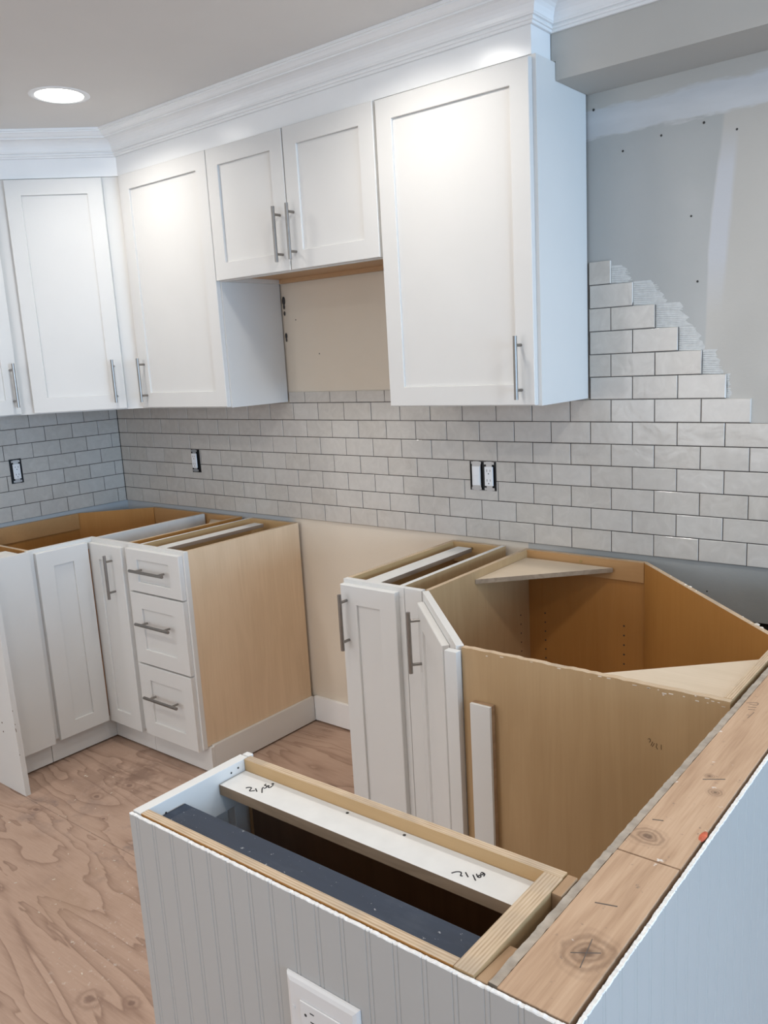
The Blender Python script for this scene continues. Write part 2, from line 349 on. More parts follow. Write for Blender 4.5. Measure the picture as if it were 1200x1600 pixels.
def handle(parent, fr, u, v0, v1, n0, vertical=True, u1=None, standoff=1.25):
    """bar pull on two posts; n0 = surface it is screwed to"""
    bm = B()
    if vertical:
        a, b = fr.p(u, v0, n0+standoff), fr.p(u, v1, n0+standoff)
        posts = [(fr.p(u, v0+1.0, n0), fr.p(u, v0+1.0, n0+standoff)), (fr.p(u, v1-1.0, n0), fr.p(u, v1-1.0, n0+standoff))]
    else:
        a, b = fr.p(u, v0, n0+standoff), fr.p(u1, v0, n0+standoff)
        posts = [(fr.p(u+1.3, v0, n0), fr.p(u+1.3, v0, n0+standoff)), (fr.p(u1-1.3, v0, n0), fr.p(u1-1.3, v0, n0+standoff))]
    tube(bm, a, b, 0.235*S, 14)
    for p, q in posts: tube(bm, p, q, 0.17*S, 10)
    return obj('handle', bm, 'nickel', parent, label='brushed metal bar handle')
def sweep(bm, path, prof, mi=0):
    """sweep an (out, z) profile along a plan path, room on the right-hand side, mitred"""
    n = len(path); offs = []
    for i in range(n):
        def rt(a, b):
            d = Vector((b[0]-a[0], b[1]-a[1])).normalized(); return Vector((d.y, -d.x))
        if i == 0: m_ = rt(path[0], path[1])
        elif i == n-1: m_ = rt(path[-2], path[-1])
        else:
            r0, r1 = rt(path[i-1], path[i]), rt(path[i], path[i+1]); m_ = (r0+r1); m_ = m_/m_.dot(r0)
        offs.append(m_)
    rows = [[bm.verts.new(V(p[0]+o_.x*a, p[1]+o_.y*a, z)) for a, z in prof] for p, o_ in zip(path, offs)]
    for r0, r1 in zip(rows, rows[1:]):
        for k in range(len(prof)):
            l = (k+1) % len(prof); bm.faces.new([r0[k], r0[l], r1[l], r1[k]]).material_index = mi
    bm.faces.new(rows[0][::-1]); bm.faces.new(rows[-1])

# ------------------------------------------------------------------ the room
TOP = 34.5; CEIL = 96.3
XR, YF = 330, -226
floor = empty('floor', (0, 0, 0), 'worn tan plywood subfloor with knots and dust', kind='structure')
part('subfloor', 'subfloor_ply', floor, [(-1, XR, YF, 0.8, -1.5, -0.72)])
for ix in range(4):
    for iy in range(5):
        x0 = -1+ix*96-(48 if iy > 1 else 0); x1 = min(x0+96, XR); x0 = max(x0, -1)
        y1 = min(0.3, 6-iy*48.0); y0 = max(YF, 6-(iy+1)*48.0)
        if x1-x0 < 2 or y0 >= y1: continue
        bm = B(); box(bm, x0+.03, x1-.03, y0+.03, y1-.03, -0.7, 0.0)
        obj('plywood_sheet', bm, 'subfloor_ply', floor)
ceil = obj('ceiling', (lambda bm: (box(bm, -1, XR, YF, 0.8, CEIL, CEIL+1.5), bm)[1])(B()), 'ceiling_paint'); tag(ceil, 'smooth grey-white painted ceiling', kind='structure')
wb = empty('wall_back', (0, 0.3, 0), 'back wall with grey subway tile, beige paint and grey primer patch', kind='structure')
bm = B()
box(bm, -1, 118.4, 0.3, 1.0, 0, CEIL); box(bm, 118.4, 123, 0.3, 1.0, 28.7, CEIL); box(bm, 123, XR, 0.3, 1.0, 0, CEIL)
obj('drywall', bm, 'back_wall_paint', wb)
part('stud_cavity', 'slot_dark', wb, [(118.4, 123, 1.0, 1.3, 0, 29.2)])
wl = empty('wall_left', (-0.3, 0, 0), 'left wall with grey subway tile', kind='structure')
part('drywall', 'back_wall_paint', wl, [(-1, -0.3, YF, 0.3, 0, CEIL)])
wr = obj('wall_right', (lambda bm: ([box(bm, *b) for b in ((XR, XR+5, YF, -152, 0, CEIL), (XR, XR+5, 0, 1, 0, CEIL), (XR, XR+5, -152, 0, 0, 20), (XR, XR+5, -152, 0, 88, CEIL))], bm)[1])(B()), 'outer_wall_paint'); tag(wr, 'painted wall with a wide window opening', kind='structure')
wf = obj('wall_front', (lambda bm: ([box(bm, *b) for b in ((-1, 0, YF-5, YF, 0, CEIL), (120, XR, YF-5, YF, 0, CEIL), (0, 120, YF-5, YF, 0, 20), (0, 120, YF-5, YF, 90, CEIL))], bm)[1])(B()), 'outer_wall_paint'); tag(wf, 'painted wall behind the viewer with window opening', kind='structure')
# window frames
def window_frame(name, horiz, lab):
    t = empty(name, (0, 0, 0), lab, kind='structure')
    if horiz == 'right':
        part('window_frame', 'glass_frame', t, [(XR+1, XR+3, -152, -150, 20, 88), (XR+1, XR+3, -2, 0, 20, 88), (XR+1, XR+3, -150, -2, 20, 22), (XR+1, XR+3, -150, -2, 86, 88), (XR+1, XR+3, -77, -75, 22, 86)])
    else:
        part('window_frame', 'glass_frame', t, [(0, 2, YF-3, YF-1, 20, 90), (118, 120, YF-3, YF-1, 20, 90), (2, 118, YF-3, YF-1, 20, 22), (2, 118, YF-3, YF-1, 88, 90), (59, 61, YF-3, YF-1, 22, 88)])
window_frame('window_1', 'right', 'white window frame in the right wall'); window_frame('window_2', 'front', 'white window frame behind the viewer')

# soffit
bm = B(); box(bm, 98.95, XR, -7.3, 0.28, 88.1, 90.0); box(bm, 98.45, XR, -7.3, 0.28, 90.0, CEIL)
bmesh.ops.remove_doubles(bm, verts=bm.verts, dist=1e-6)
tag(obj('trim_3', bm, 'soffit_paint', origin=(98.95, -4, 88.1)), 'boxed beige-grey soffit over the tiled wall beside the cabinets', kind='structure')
# frieze and crown
PATH = [(11.5, -110), (11.5, -25.2), (25.2, -11.5), (98.4, -11.5), (98.4, -7.32), (XR-.5, -7.32)]
bm = B(); sweep(bm, PATH[:5], [(0, 89.95), (0, 93.2), (-0.75, 93.2), (-0.75, 89.95)])
tag(obj('trim_1', bm, 'trim_white'), 'flat white frieze board above the wall cabinets', kind='structure')
cr = [(0.02, 92.75), (0.30, 92.75), (0.36, 92.85), (0.36, 93.0), (0.52, 93.05), (0.58, 93.2), (0.50, 93.38), (0.75, 93.42), (0.80, 93.55)]
for k in range(7):
    t = math.radians(90*k/6); cr.append((0.85+1.45*(1-math.cos(t)), 93.6+1.45*math.sin(t)))
cr += [(2.42, 95.05), (2.42, 95.25), (2.6, 95.28)]
for k in range(5):
    t = k/4; cr.append((2.65+0.6*t, 95.32+0.45*(t*t*(3-2*t))))
cr += [(3.3, 95.8), (3.3, 95.95), (3.5, 95.98), (3.5, CEIL-.01), (0.02, CEIL-.01)]
bm = B(); sweep(bm, PATH, cr)
tag(obj('trim_2', bm, 'trim_white'), 'white crown moulding along the top of the wall cabinets and soffit', kind='structure')

# ------------------------------------------------------------------ tiles
W_, H_, A_, Bj, Z0 = 5.356, 2.669, 5.397, 1.773, 35.132
GAP = 0.10
def tile_mesh(w, h, seed, cut=None, bis=False):
    """w x h tile; local x right, z up, front towards -y; uneven glazed face; cut = list of cells to drop"""
    rnd = random.Random(seed); bm = bmesh.new(); t = 0.28; e = 0.06
    if cut is None:
        def ring(i, y, j=0): return [bm.verts.new(Vector((x, y, z))*S) for x, z in ((i, i), (w-i, i), (w-i, h-i), (i, h-i))]
        a = ring(0, t); b = ring(0, e*0.8); c_ = ring(e, 0.0)
        for v_ in c_: v_.co.y += rnd.uniform(0, 0.02)*S
        for A, C in ((a, b), (b, c_)):
            for i in range(4):
                j = (i+1) % 4; f = bm.faces.new([A[i], A[j], C[j], C[i]]); f.material_index = 1 if (A is a and bis) else 0
        bm.faces.new(c_)
        bm.faces.new(a[::-1])
    else:
        cx0, cx1, cz0, cz1 = cut
        xs = sorted({0, w, *[min(max(q, 0), w) for q in (cx0, cx1)]}); zs = sorted({0, h, *[min(max(q, 0), h) for q in (cz0, cz1)]})
        for i in range(len(xs)-1):
            for k in range(len(zs)-1):
                mx, mz = (xs[i]+xs[i+1])/2, (zs[k]+zs[k+1])/2
                if cx0 < mx < cx1 and cz0 < mz < cz1: continue
                if xs[i+1]-xs[i] < 1e-3 or zs[k+1]-zs[k] < 1e-3: continue
                vv = [bm.verts.new(Vector((x, y, z))*S) for y in (0.01, t) for z in (zs[k], zs[k+1]) for x in (xs[i], xs[i+1])]
                for idx in ((0, 1, 3, 2), (4, 5, 7, 6), (0, 1, 5, 4), (2, 3, 7, 6), (0, 2, 6, 4), (1, 3, 7, 5)): bm.faces.new([vv[q] for q in idx])
        if not bm.faces: bm.free(); return None
        bmesh.ops.remove_doubles(bm, verts=bm.verts, dist=1e-6)
    bmesh.ops.recalc_face_normals(bm, faces=bm.faces)
    me = bpy.data.meshes.new('tile'); bm.to_mesh(me); bm.free()
    me.materials.append(MATS['tile_glaze']); me.materials.append(MATS['tile_bisque'])
    return me
cache = {}
HOLES_B = [(21.55, 23.95, 41.65, 45.75), (81.35, 85.55, 41.8, 45.75)]
HOLES_L = [(20.25, 22.5, 41.7, 46.0)]      # measured as distance along the left wall
def put_tile(wall, u0, u1, z0, z1, holes, bis=False):
    """u = x on the back wall, u = -y on the left wall"""
    u0 += GAP/2; u1 -= GAP/2; z0 += GAP/2; z1 -= GAP/2
    w, h = u1-u0, z1-z0
    if w < 0.25: return
    cut = None
    for (a, b, c_, d) in holes:
        if a < u1 and b > u0 and c_ < z1 and d > z0: cut = (a-u0, b-u0, c_-z0, d-z0)
    if cut is not None and wall == 'left': cut = (w-cut[1], w-cut[0], cut[2], cut[3])
    if cut is None:
        key = (round(w, 2), round(h, 2), random.randrange(6), bis)
        if key not in cache: cache[key] = tile_mesh(w, h, hash(key), None, bis)
        me = cache[key]
    else: me = tile_mesh(w, h, 1, cut)
    if me is None: return
    o = bpy.data.objects.new('tile', me); col.objects.link(o)
    j = lambda a: random.gauss(0, a)
    if wall == 'back':
        o.parent = wb; o.location = V(u0, 0, z0)-wb.location; o.rotation_euler = (j(.0025), j(.0012), j(.002))
    else:
        o.parent = wl; o.location = V(0.0, -u1, z0)-wl.location; o.rotation_euler = (0, 0, math.radians(90)+j(.002))
ENDN = {6: 21, 7: 20.5, 8: 20, 9: 19.5, 10: 19, 11: 18.5, 12: 18}
for r in range(13):
    off = 0.0 if r % 2 == 0 else 0.5
    z0 = Z0+r*H_; z1 = z0+H_
    js = [A_+(n-off)*W_ for n in range(0, 27)]
    js = [q for q in js if q > 0.4]; js = [0.0]+js
    end = 146 if r < 6 else A_+ENDN[r]*W_
    if r <= 6:
        for a, b in zip(js, js[1:]):
            if a >= end-0.1: break
            put_tile('back', a, min(b, end), z0, z1, HOLES_B, bis=(r == 6 and b >= end-.1))
    else:
        if r == 7:    # cut course behind the hood opening
            for a, b in zip(js, js[1:]):
                if b > 47.5 and a < 77.6: put_tile('back', max(a, 47.45), min(b, 77.7), z0, z0+1.75, [], True)
        for a, b in zip(js, js[1:]):
            if b > 99.3 and a < end-0.1: put_tile('back', max(a, 99.05), min(b, end), z0, z1, [], bis=b >= end-.1)
for r in range(7):
    z0 = Z0+r*H_; js = [Bj+(m_-1+(0.5 if r % 2 else 0))*W_ for m_ in range(0, 9)]
    js = [0.0]+[q for q in js if q > 0.4]
    for a, b in zip(js, js[1:]): put_tile('left', a, b, z0, z0+H_, HOLES_L)
# dark bed seen in the open joints
bm = B()
def bed(x0, x1, z0, z1, holes):
    if not holes: box(bm, x0, x1, 0.10, 0.295, z0, z1); return
    (a, b, c_, d) = holes[0]
    bed(x0, a, z0, z1, holes[1:] if False else []); bed(a, b, z0, c_, []); bed(a, b, d, z1, [])
    bed(b, x1, z0, z1, holes[1:])
bed(0, 100, Z0+.02, 53.75, HOLES_B); bed(100, 117.8, Z0+.02, 53.75, []); bed(117.8, 146, Z0+.02, 51.1, [])
bed(47.45, 77.7, 53.75, 55.45, [])
for r, n in ENDN.items():
    if r > 6: bed(99.05, A_+n*W_-.05, Z0+r*H_, Z0+(r+1)*H_-.05, [])
obj('tile_adhesive', bm, 'joint_bed', wb)
bm = B()
for (y0, y1, z0, z1) in ((-20.25, 0.2, Z0+.02, 53.75), (-44, -22.5, Z0+.02, 53.75), (-22.5, -20.25, Z0+.02, 41.7), (-22.5, -20.25, 46, 53.75)): box(bm, -0.295, -0.10, y0, y1, z0, z1)
obj('tile_adhesive', bm, 'joint_bed', wl)
# combed adhesive beyond the stepped tile edge
bm = B(); rnd = random.Random(3)
REACH = {12: 2.3, 11: 3.8, 10: 4.0, 9: 2.8, 8: 2.2, 7: 1.0}
for r, L in REACH.items():
    xe = A_+ENDN[r]*W_; z = Z0+r*H_+.1; zt = Z0+(r+1)*H_-(0.9 if r == 12 else 0.0)
    while z < zt:
        fr_ = (z-(Z0+r*H_))/H_; ll = (L*(1.0-0.40*fr_)+rnd.uniform(-.35, .35))
        if r == 7: ll *= 0.35
        tilt = 0.10+rnd.uniform(-.02, .02); n = 7; prev = None
        for k in range(n+1):
            x = xe+0.03+ll*k/n; zz = z-tilt*(x-xe)*0.5+rnd.uniform(-.02, .02); hh = 0.05*(1-0.5*k/n)
            cur = [bm.verts.new(V(x, 0.3, zz-.06)), bm.verts.new(V(x, 0.3-hh*1.6, zz)), bm.verts.new(V(x, 0.3, zz+.06))]
            if prev:
                bm.faces.new([prev[0], prev[1], cur[1], cur[0]]); bm.faces.new([prev[1], prev[2], cur[2], cur[1]])
            prev = cur
        z += 0.235
obj('adhesive_ridges', bm, 'thinset', wb, kind='stuff')
bm = B()
for r, L in REACH.items():   # thin skim under the ridges
    xe = A_+ENDN[r]*W_; z0 = Z0+r*H_; top_ = z0+H_*(0.75 if r == 12 else 1)
    n = 9; pts = [(xe+.02, z0+.05), (xe+.02, top_)]
    for k in range(n+1):
        t = k/n; ll = (L*(0.62+.38*t)*(0.4 if r == 7 else 1))+rnd.uniform(-.35, .35); pts.append((xe+ll, top_-(top_-z0-.05)*t))
    vs_ = [bm.verts.new(V(x, 0.285, z)) for x, z in pts]; vb = [bm.verts.new(V(x, 0.30, z)) for x, z in pts]
    bm.faces.new(vs_)
    for i in range(len(pts)):
        j = (i+1) % len(pts); bm.faces.new([vs_[i], vs_[j], vb[j], vb[i]])
obj('adhesive_skim', bm, 'thinset', wb, kind='stuff')
# nail dimples and patches of compound
bm = B()
for x, z, r in [(103.2, 81.4, .13), (107.6, 82.2, .13), (112.2, 82.6, .14), (115.6, 81.3, .12), (99.7, 86.4, .15), (111.8, 66.5, .13), (50, 66.5, .1), (54.5, 61.2, .1), (69, 62.0, .1), (121, 31.2, .12), (113.5, 31.6, .1), (111, 73.4, .12)]:
    c0 = V(x, 0.3, z); tube(bm, c0, c0+Vector((0, -0.0006, 0)), r*S, 8)
obj('nail_hole', bm, 'slot_dark', wb, kind='stuff')
# foam gap beside the hood opening
bm = B()
for z, r in ((69.5, .5), (68.6, .3), (67.6, .28), (64.2, .35), (63.6, .25)):
    bmesh.ops.create_icosphere(bm, subdivisions=2, radius=r*S, matrix=Matrix.Translation(V(47.75, 0.2, z)) @ Matrix.Diagonal((0.6, 0.35, 1.3, 1)))
obj('wall_gap', bm, 'slot_dark', wb, kind='stuff')

# ------------------------------------------------------------------ outlets
def strap(bm, fr, u, z):
    box(bm, u-.2, u+.2, 0.0, 0.019, z-1.98, z+1.98, fr=fr); box(bm, u-.45, u+.45, 0.019, 0.06, z-1.98, z-1.3, fr=fr); box(bm, u-.45, u+.45, 0.019, 0.06, z+1.3, z+1.98, fr=fr)
    for s in (-1, 1):
        for q in (-.62, .62): box(bm, u+q-.16, u+q+.16, 0.02, 0.06, z+s*1.75-.17, z+s*1.75+.17, fr=fr)
def receptacle(parent, fr, u, z):
    s_bm = B(); strap(s_bm, fr, u, z); obj('mounting_strap', s_bm, 'steel', parent)
    bm = B(); box(bm, u-.64, u+.64, 0.02, 0.24, z-1.30, z+1.30, fr=fr); dv = obj('receptacle', bm, 'device_white', parent, 0.05)
    bm = B()
    for s in (-.66, .66):
        for q, hh in ((-.25, .16), (.25, .13)): box(bm, u+q-.035, u+q+.035, 0.238, 0.248, z+s+.12-hh, z+s+.12+hh, fr=fr)
        p = fr.p(u, z+s-.3, 0.238); tube(bm, p, p+fr.n*0.01*S, 0.085*S, 8)
    obj('slot', bm, 'slot_dark', dv, kind='stuff')
def outlet(loc, fr, hole, label):
    t = empty('outlet', loc, label, 'outlet')
    a, b, c_, d = hole
    bm = B(); d0 = -0.28
    box(bm, a+.02, b-.02, d0, d0+.03, c_+.02, d-.02, fr=fr)
    for bx in ((a+.02, a+.14, d0, 0.015, c_+.02, d-.02), (b-.14, b-.02, d0, 0.015, c_+.02, d-.02), (a+.14, b-.14, d0, 0.015, c_+.02, c_+.14), (a+.14, b-.14, d0, 0.015, d-.14, d-.02)): box(bm, *bx, fr=fr)
    obj('electrical_box', bm, 'black_plastic', t)
    return t
fb = Frame((0, 0, 0), (1, 0), (0, -1))
t = outlet((22.7, 0, 41.7), fb, HOLES_B[0], 'single uncovered outlet in the back wall tile left of the range gap'); receptacle(t, fb, 22.45, 43.75)
t = outlet((83.4, 0, 41.8), fb, HOLES_B[1], 'double-gang box with rocker switch and outlet under the tall right cabinet')
receptacle(t, fb, 84.45, 43.78)
bm = B(); strap(bm, fb, 82.4, 43.78); box(bm, 81.72, 83.1, 0.02, 0.05, 42.0, 45.6, fr=fb); obj('mounting_strap', bm, 'steel', t)
bm = B(); box(bm, 81.78, 83.02, 0.05, 0.2, 42.48, 45.08, fr=fb)
sw = obj('rocker_switch', bm, 'device_white', t, 0.04)
bm = B(); box(bm, 82.0, 82.8, 0.2, 0.255, 42.75, 43.8, fr=fb); box(bm, 82.0, 82.8, 0.2, 0.23, 43.83, 44.8, fr=fb); obj('rocker', bm, 'device_white', sw, 0.03)
fl = Frame((0, 0, 0), (0, -1), (1, 0))
t = outlet((0, -21.4, 41.7), fl, HOLES_L[0], 'single uncovered outlet in the left wall tile'); receptacle(t, fl, 21.35, 43.8)

# ------------------------------------------------------------------ wall cabinets
def wall_cab(name, x0, x1, z0, z1, yf, label, doors, group=None):
    t = empty(name, (x0, 0, z0), label, 'cabinet', group)
    part('side_panel', 'cabinet_white', t, [(x0, x0+.6, yf+.75, 0.27 if z0 > 60 else -.02, z0, z1)])
    part('side_panel', 'cabinet_white', t, [(x1-.6, x1, yf+.75, 0.27 if (z0 > 60) else -.02, z0, z1)])
    part('top_panel', 'maple_inside', t, [(x0+.6, x1-.6, yf+.75, -.3, z1-.6, z1)])
    part('bottom_panel', 'hood_under', t, [(x0+.6, x1-.6, yf+.75, -.3, z0+.6, z0+1.1)])
    part('back_rail', 'hood_under', t, [(x0+.6, x1-.6, -.62, -.3, z0, z0+.6)])
    part('back_panel', 'maple_inside', t, [(x0+.6, x1-.6, -.3, -.02, z0, z1)])
    part('face_frame', 'cabinet_white', t, [(x0, x0+1.5, yf, yf+.75, z0, z1), (x1-1.5, x1, yf, yf+.75, z0, z1), (x0+1.5, x1-1.5, yf, yf+.75, z0, z0+1.5), (x0+1.5, x1-1.5, yf, yf+.75, z1-1.5, z1)])
    for (a, b, c_, d, hx, h0, h1) in doors:
        fr = Frame((a, yf-.02, 0), (1, 0), (0, -1))
        dd = door('door', t, fr, b-a, c_, d)
        handle(dd, fr, hx-a, h0, h1, 0.72)
    return t
YF_ = -11.5
wall_cab('wall_cabinet', 77.75, 98.9, 54.0, 89.9, YF_, 'tall single-door white wall cabinet at the right end beside the bare wall', [(77.95, 98.45, 54.1, 89.6, 96.8, 54.8, 61.7)])
wall_cab('wall_cabinet', 47.35, 77.7, 72.0, 89.9, YF_, 'short two-door white wall cabinet above the open range hood space', [(47.1, 62.2, 72.1, 89.75, 60.98, 73.2, 80.2), (62.38, 77.55, 72.1, 89.75, 63.5, 73.3, 80.25)])
wall_cab('wall_cabinet', 25.9, 47.3, 54.0, 89.9, YF_, 'single-door white wall cabinet between the corner cabinet and the short hood cabinet', [(26.35, 47.0, 54.15, 89.8, 26.8+1.0, 55.1, 62.0)])
# diagonal corner wall cabinet
t = empty('corner_wall_cabinet', (0.3, -0.3, 54), 'diagonal corner white wall cabinet with one door', 'cabinet')
OUT = [(0.02, -25.1), (11.45, -25.1), (25.1, -11.45), (25.1, -0.02), (0.02, -0.02)]
s_ = math.sqrt(.5)
bm = B()
for (p, q) in zip(OUT, OUT[1:]+OUT[:1]):
    if (p, q) == (OUT[1], OUT[2]): continue
    d = Vector((q[0]-p[0], q[1]-p[1])).normalized(); nn = Vector((-d.y, d.x))*.5
    prism(bm, [p, q, (q[0]+nn.x, q[1]+nn.y), (p[0]+nn.x, p[1]+nn.y)], 54.0, 89.9)
obj('side_panel', bm, 'cabinet_white', t)
bm = B(); prism(bm, [(0.6, -24.5), (11.2, -24.5), (24.5, -11.2), (24.5, -0.6), (0.6, -0.6)], 54.5, 55.0); obj('bottom_panel', bm, 'hood_under', t)
fr = Frame((11.45, -25.1, 0), (1, 1), (1, -1)); FW = 13.65*math.sqrt(2)
bm = B()
for bx in ((0, 2.9, -.72, 0.02, 54, 89.9), (FW-2.9, FW, -.72, 0.02, 54, 89.9), (2.9, FW-2.9, -.72, 0.02, 54, 55.5), (2.9, FW-2.9, -.72, 0.02, 88.4, 89.9)): box(bm, *bx, fr=fr)
obj('face_frame', bm, 'cabinet_white', t)
frd = Frame(fr.o+fr.u*2.3+fr.n*0.04, fr.u[:2], fr.n[:2])
dd = door('door', t, frd, 14.6, 54.15, 89.75)
handle(dd, frd, 14.6-1.35, 55.2, 62.0, 0.72)
tag(part('filler_strip', 'cabinet_white', None, [(25.12, 25.88, YF_+.02, -1, 54.0, 89.9)]), 'thin white filler strip between the diagonal wall cabinet and the next wall cabinet', 'trim')
# left run wall cabinet
t = empty('wall_cabinet', (0, -43, 54), 'white wall cabinet on the left wall cut by the left edge of the view', 'cabinet')
part('body', 'cabinet_white', t, [(0.02, 11.5, -55, -25.15, 54.02, 89.9)])
fl2 = Frame((11.52, -25.3, 0), (0, -1), (1, 0))
dd = door('door', t, fl2, 14.5, 54.15, 89.7); handle(dd, fl2, 1.1, 55.3, 62.2, 0.72)
fl3 = Frame((11.52, -40.0, 0), (0, -1), (1, 0)); door('door', t, fl3, 14.6, 54.15, 89.7)

# ------------------------------------------------------------------ base cabinets, left corner
FY = -23.3; FX = 24.3
t = empty('corner_base_cabinet', (10, -10, 0), 'open-topped lazy susan base cabinet in the left corner with two narrow folding doors', 'cabinet')
part('side_panel', ('maple_inside', 'edge_y'), t, [(33.5, 34.15, FY+.75, -.35, 4.4, TOP)], top=1)
part('side_panel', ('maple_inside', 'edge_x'), t, [(0.4, FX-.75, -33.9, -33.3, 4.4, TOP)], top=1)
part('back_panel', ('maple_inside', 'edge_y'), t, [(0.35, 0.75, -33.3, -11.0, 4.4, TOP)], top=1)
part('back_panel', ('maple_inside', 'edge_x'), t, [(9.6, 33.5, -.75, -.35, 4.4, TOP)], top=1)
part('back_rail', ('maple_mid', 'edge_y'), t, [(0.75, 1.0, -33.3, -11.3, 31.6, TOP-.02)], top=1)
part('back_rail', ('maple_mid', 'edge_x'), t, [(10.0, 33.5, -1.0, -.75, 31.6, TOP-.02)], top=1)
bm = B(); prism(bm, [(0.4, -11.0), (0.75, -11.3), (10.0, -1.1), (9.6, -.4)], 4.4, TOP, top=1); obj('corner_panel', bm, ('maple_inside', 'edge_x'), t)
bm = B(); prism(bm, [(0.75, -33.25), (FX-.8, -33.25), (FX-.8, -24), (33.5, -24+.8), (33.5, -.75), (10, -.75), (.75, -11)], 4.5, 5.1); obj('bottom_panel', bm, 'maple_inside', t)
bm = B(); prism(bm, [(33.45, -1.4), (33.45, -7.5), (27.0, -1.4)], 33.2, 33.7); obj('corner_brace', bm, 'brace_ply', t)
bm = B(); prism(bm, [(1.4, -33.2), (8.2, -33.2), (1.4, -26.6)], 33.2, 33.7); obj('corner_brace', bm, 'brace_ply', t)
part('cross_rail', 'primer_white', t, [(24.75, 25.4, FY+.8, -1.4, 31.5, TOP)], label='white painted rail on edge across the open top')
part('face_frame', 'cabinet_white', t, [(FX, 34.2, FY, FY+.75, 32.8, TOP), (FX-.75, FX, -33.9, FY+.75, 32.8, TOP), (33.0, 34.2, FY, FY+.75, 4.2, 32.8), (FX-.75, FX, -33.9, -33.0, 4.2, 32.8)], 0.03)
part('toe_kick', 'cabinet_white', t, [(23.45, 34.2, -22.4, -21.8, .3, 4.3)])
part('toe_kick', 'cabinet_white', t, [(22.8, 23.4, -33.9, -21.8, .3, 4.3)])
fr = Frame((24.55, FY-.02, 0), (1, 0), (0, -1)); dr = door('door', t, fr, 8.75, 3.8, 33.85, 2.5, 2.4, label='right leaf of the folding doors with a bar handle')
handle(dr, fr, 6.15, 25.7, 32.6, 0.72)
fr = Frame((FX+.02, -24.4, 0), (0, -1), (1, 0)); door('door', t, fr, 8.6, 4.0, 34.0, 2.6, 2.4, label='left leaf of the folding doors without handle')
# wide filler to the left
t = empty('filler_cabinet', (24, -37, 0), 'plain white filler panel between the left corner doors and the end panel', 'cabinet')
part('front_panel', 'cabinet_white', t, [(FX, FX+.75, -41.0, -33.96, 3.8, TOP)], .03)
part('toe_kick', 'cabinet_white', t, [(22.8, 23.4, -40.9, -34.0, .3, 3.7)])
part('top_board', 'primer_white', t, [(20.4, FX-.02, -40.9, -35.2, 33.7, TOP-.03)])
part('side_panel', 'birch_ply', t, [(2, FX-.02, -41.0, -40.92, .3, 33.6)])
# end panel beside the appliance gap
t = empty('end_panel', (28, -41.3, 0), 'white end panel standing on the floor at the far left with chipped front edge', 'panel')
bm = B(); vv = box(bm, 0, 29.6, -41.85, -41.1, 0.0, TOP)
for q in vv:
    if q.co.x > 1*S and q.co.z > 1*S: q.co.x -= 0.8*S
obj('panel', bm, 'cabinet_white', t)
bm = B()
for z in (10.6, 9.2):
    p = V(25.6, -41.85, z); tube(bm, p, p+Vector((0, -.0006, 0)), .13*S, 8)
for k in range(5):
    z = random.uniform(3, 16); x = 29.6-.8*z/TOP
    p = V(x+.004, -41.85+random.choice((0.02, .05, .1)), z); box(bm, p.x/S-.03, p.x/S+.004, p.y/S-.03, p.y/S+.04, z, z+random.uniform(.1, .5))
obj('chipped_spots', bm, 'emboss', t, kind='stuff')

# ------------------------------------------------------------------ drawer base
t = empty('drawer_cabinet', (42, -12, 0), 'white three-drawer base cabinet with raw plywood side facing the range gap', 'cabinet')
part('side_panel', ('birch_lit', 'edge_y'), t, [(47.1, 47.72, FY+.75, -.3, 4.4, TOP)], top=1, label='bare birch plywood side')
part('side_panel', ('maple_rail_y', 'primer_white'), t, [(36.35, 36.95, FY+.75, -.3, 4.4, TOP)], top=1)
part('back_panel', 'maple_inside', t, [(36.95, 47.1, -.6, -.3, 4.4, 31.6)])
part('back_rail', ('maple_rail', 'edge_x'), t, [(36.95, 47.1, -1.0, -.3, 31.7, TOP)], top=1)
part('bottom_panel', 'maple_inside', t, [(36.95, 47.1, FY+.75, -.6, 4.5, 5.1)])
part('stretcher', ('dark_edge_y', 'primer_white'), t, [(39.5, 41.7, FY+.76, -2.4, 33.65, 34.2)], top=1, label='white painted stretcher laid front to back')
part('drawer_box', 'maple_inside', t, [(42.3, 42.8, FY+.8, -3, 26.5, 32.2), (45.9, 46.4, FY+.8, -3, 26.5, 32.2), (42.8, 45.9, -3.5, -3, 26.5, 32.2), (42.8, 45.9, FY+.8, -3.5, 26.5, 27.0)])
part('face_frame', 'cabinet_white', t, [(34.22, 36.2, FY, FY+.75, 4.2, TOP), (36.2, 47.75, FY, FY+.75, 33.5, TOP), (46.3, 47.75, FY, FY+.75, 4.2, 33.5), (36.2, 46.3, FY, FY+.75, 26.7, 28.0), (36.2, 46.3, FY, FY+.75, 15.0, 16.2), (36.2, 46.3, FY, FY+.75, 4.2, 5.6)], 0.03)
part('toe_kick', 'cabinet_white', t, [(34.25, 48.3, -22.4, -21.8, .3, 4.3)])
part('side_base', 'cabinet_white', t, [(47.74, 48.3, -21.78, -.35, .3, 4.5)])
for (z0, z1, rl) in ((27.45, 34.0, 1.5), (15.95, 27.2, 2.35), (4.0, 15.7, 2.35)):
    fr = Frame((34.6, FY-.02, 0), (1, 0), (0, -1)); d = door('drawer', t, fr, 12.75, z0, z1, 2.5, rl)
    zc = {27.45: 31.0, 15.95: 22.7, 4.0: 10.9}[z0]
    handle(d, fr, 2.3, zc, zc, 0.72, vertical=False, u1=10.3)
p = B(); tube(p, V(38.3, -1.0, 33.6), V(38.3, -1.05, 33.6), .16*S, 10); obj('screw', p, 'brass', t)

# baseboard at the gap
part('baseboard_back', 'trim_white', None, [(48.35, 78.1, -.35, .28, .35, 4.6)], .05)
tag(bpy.data.objects['baseboard_back'], 'white baseboard across the range gap', kind='structure')

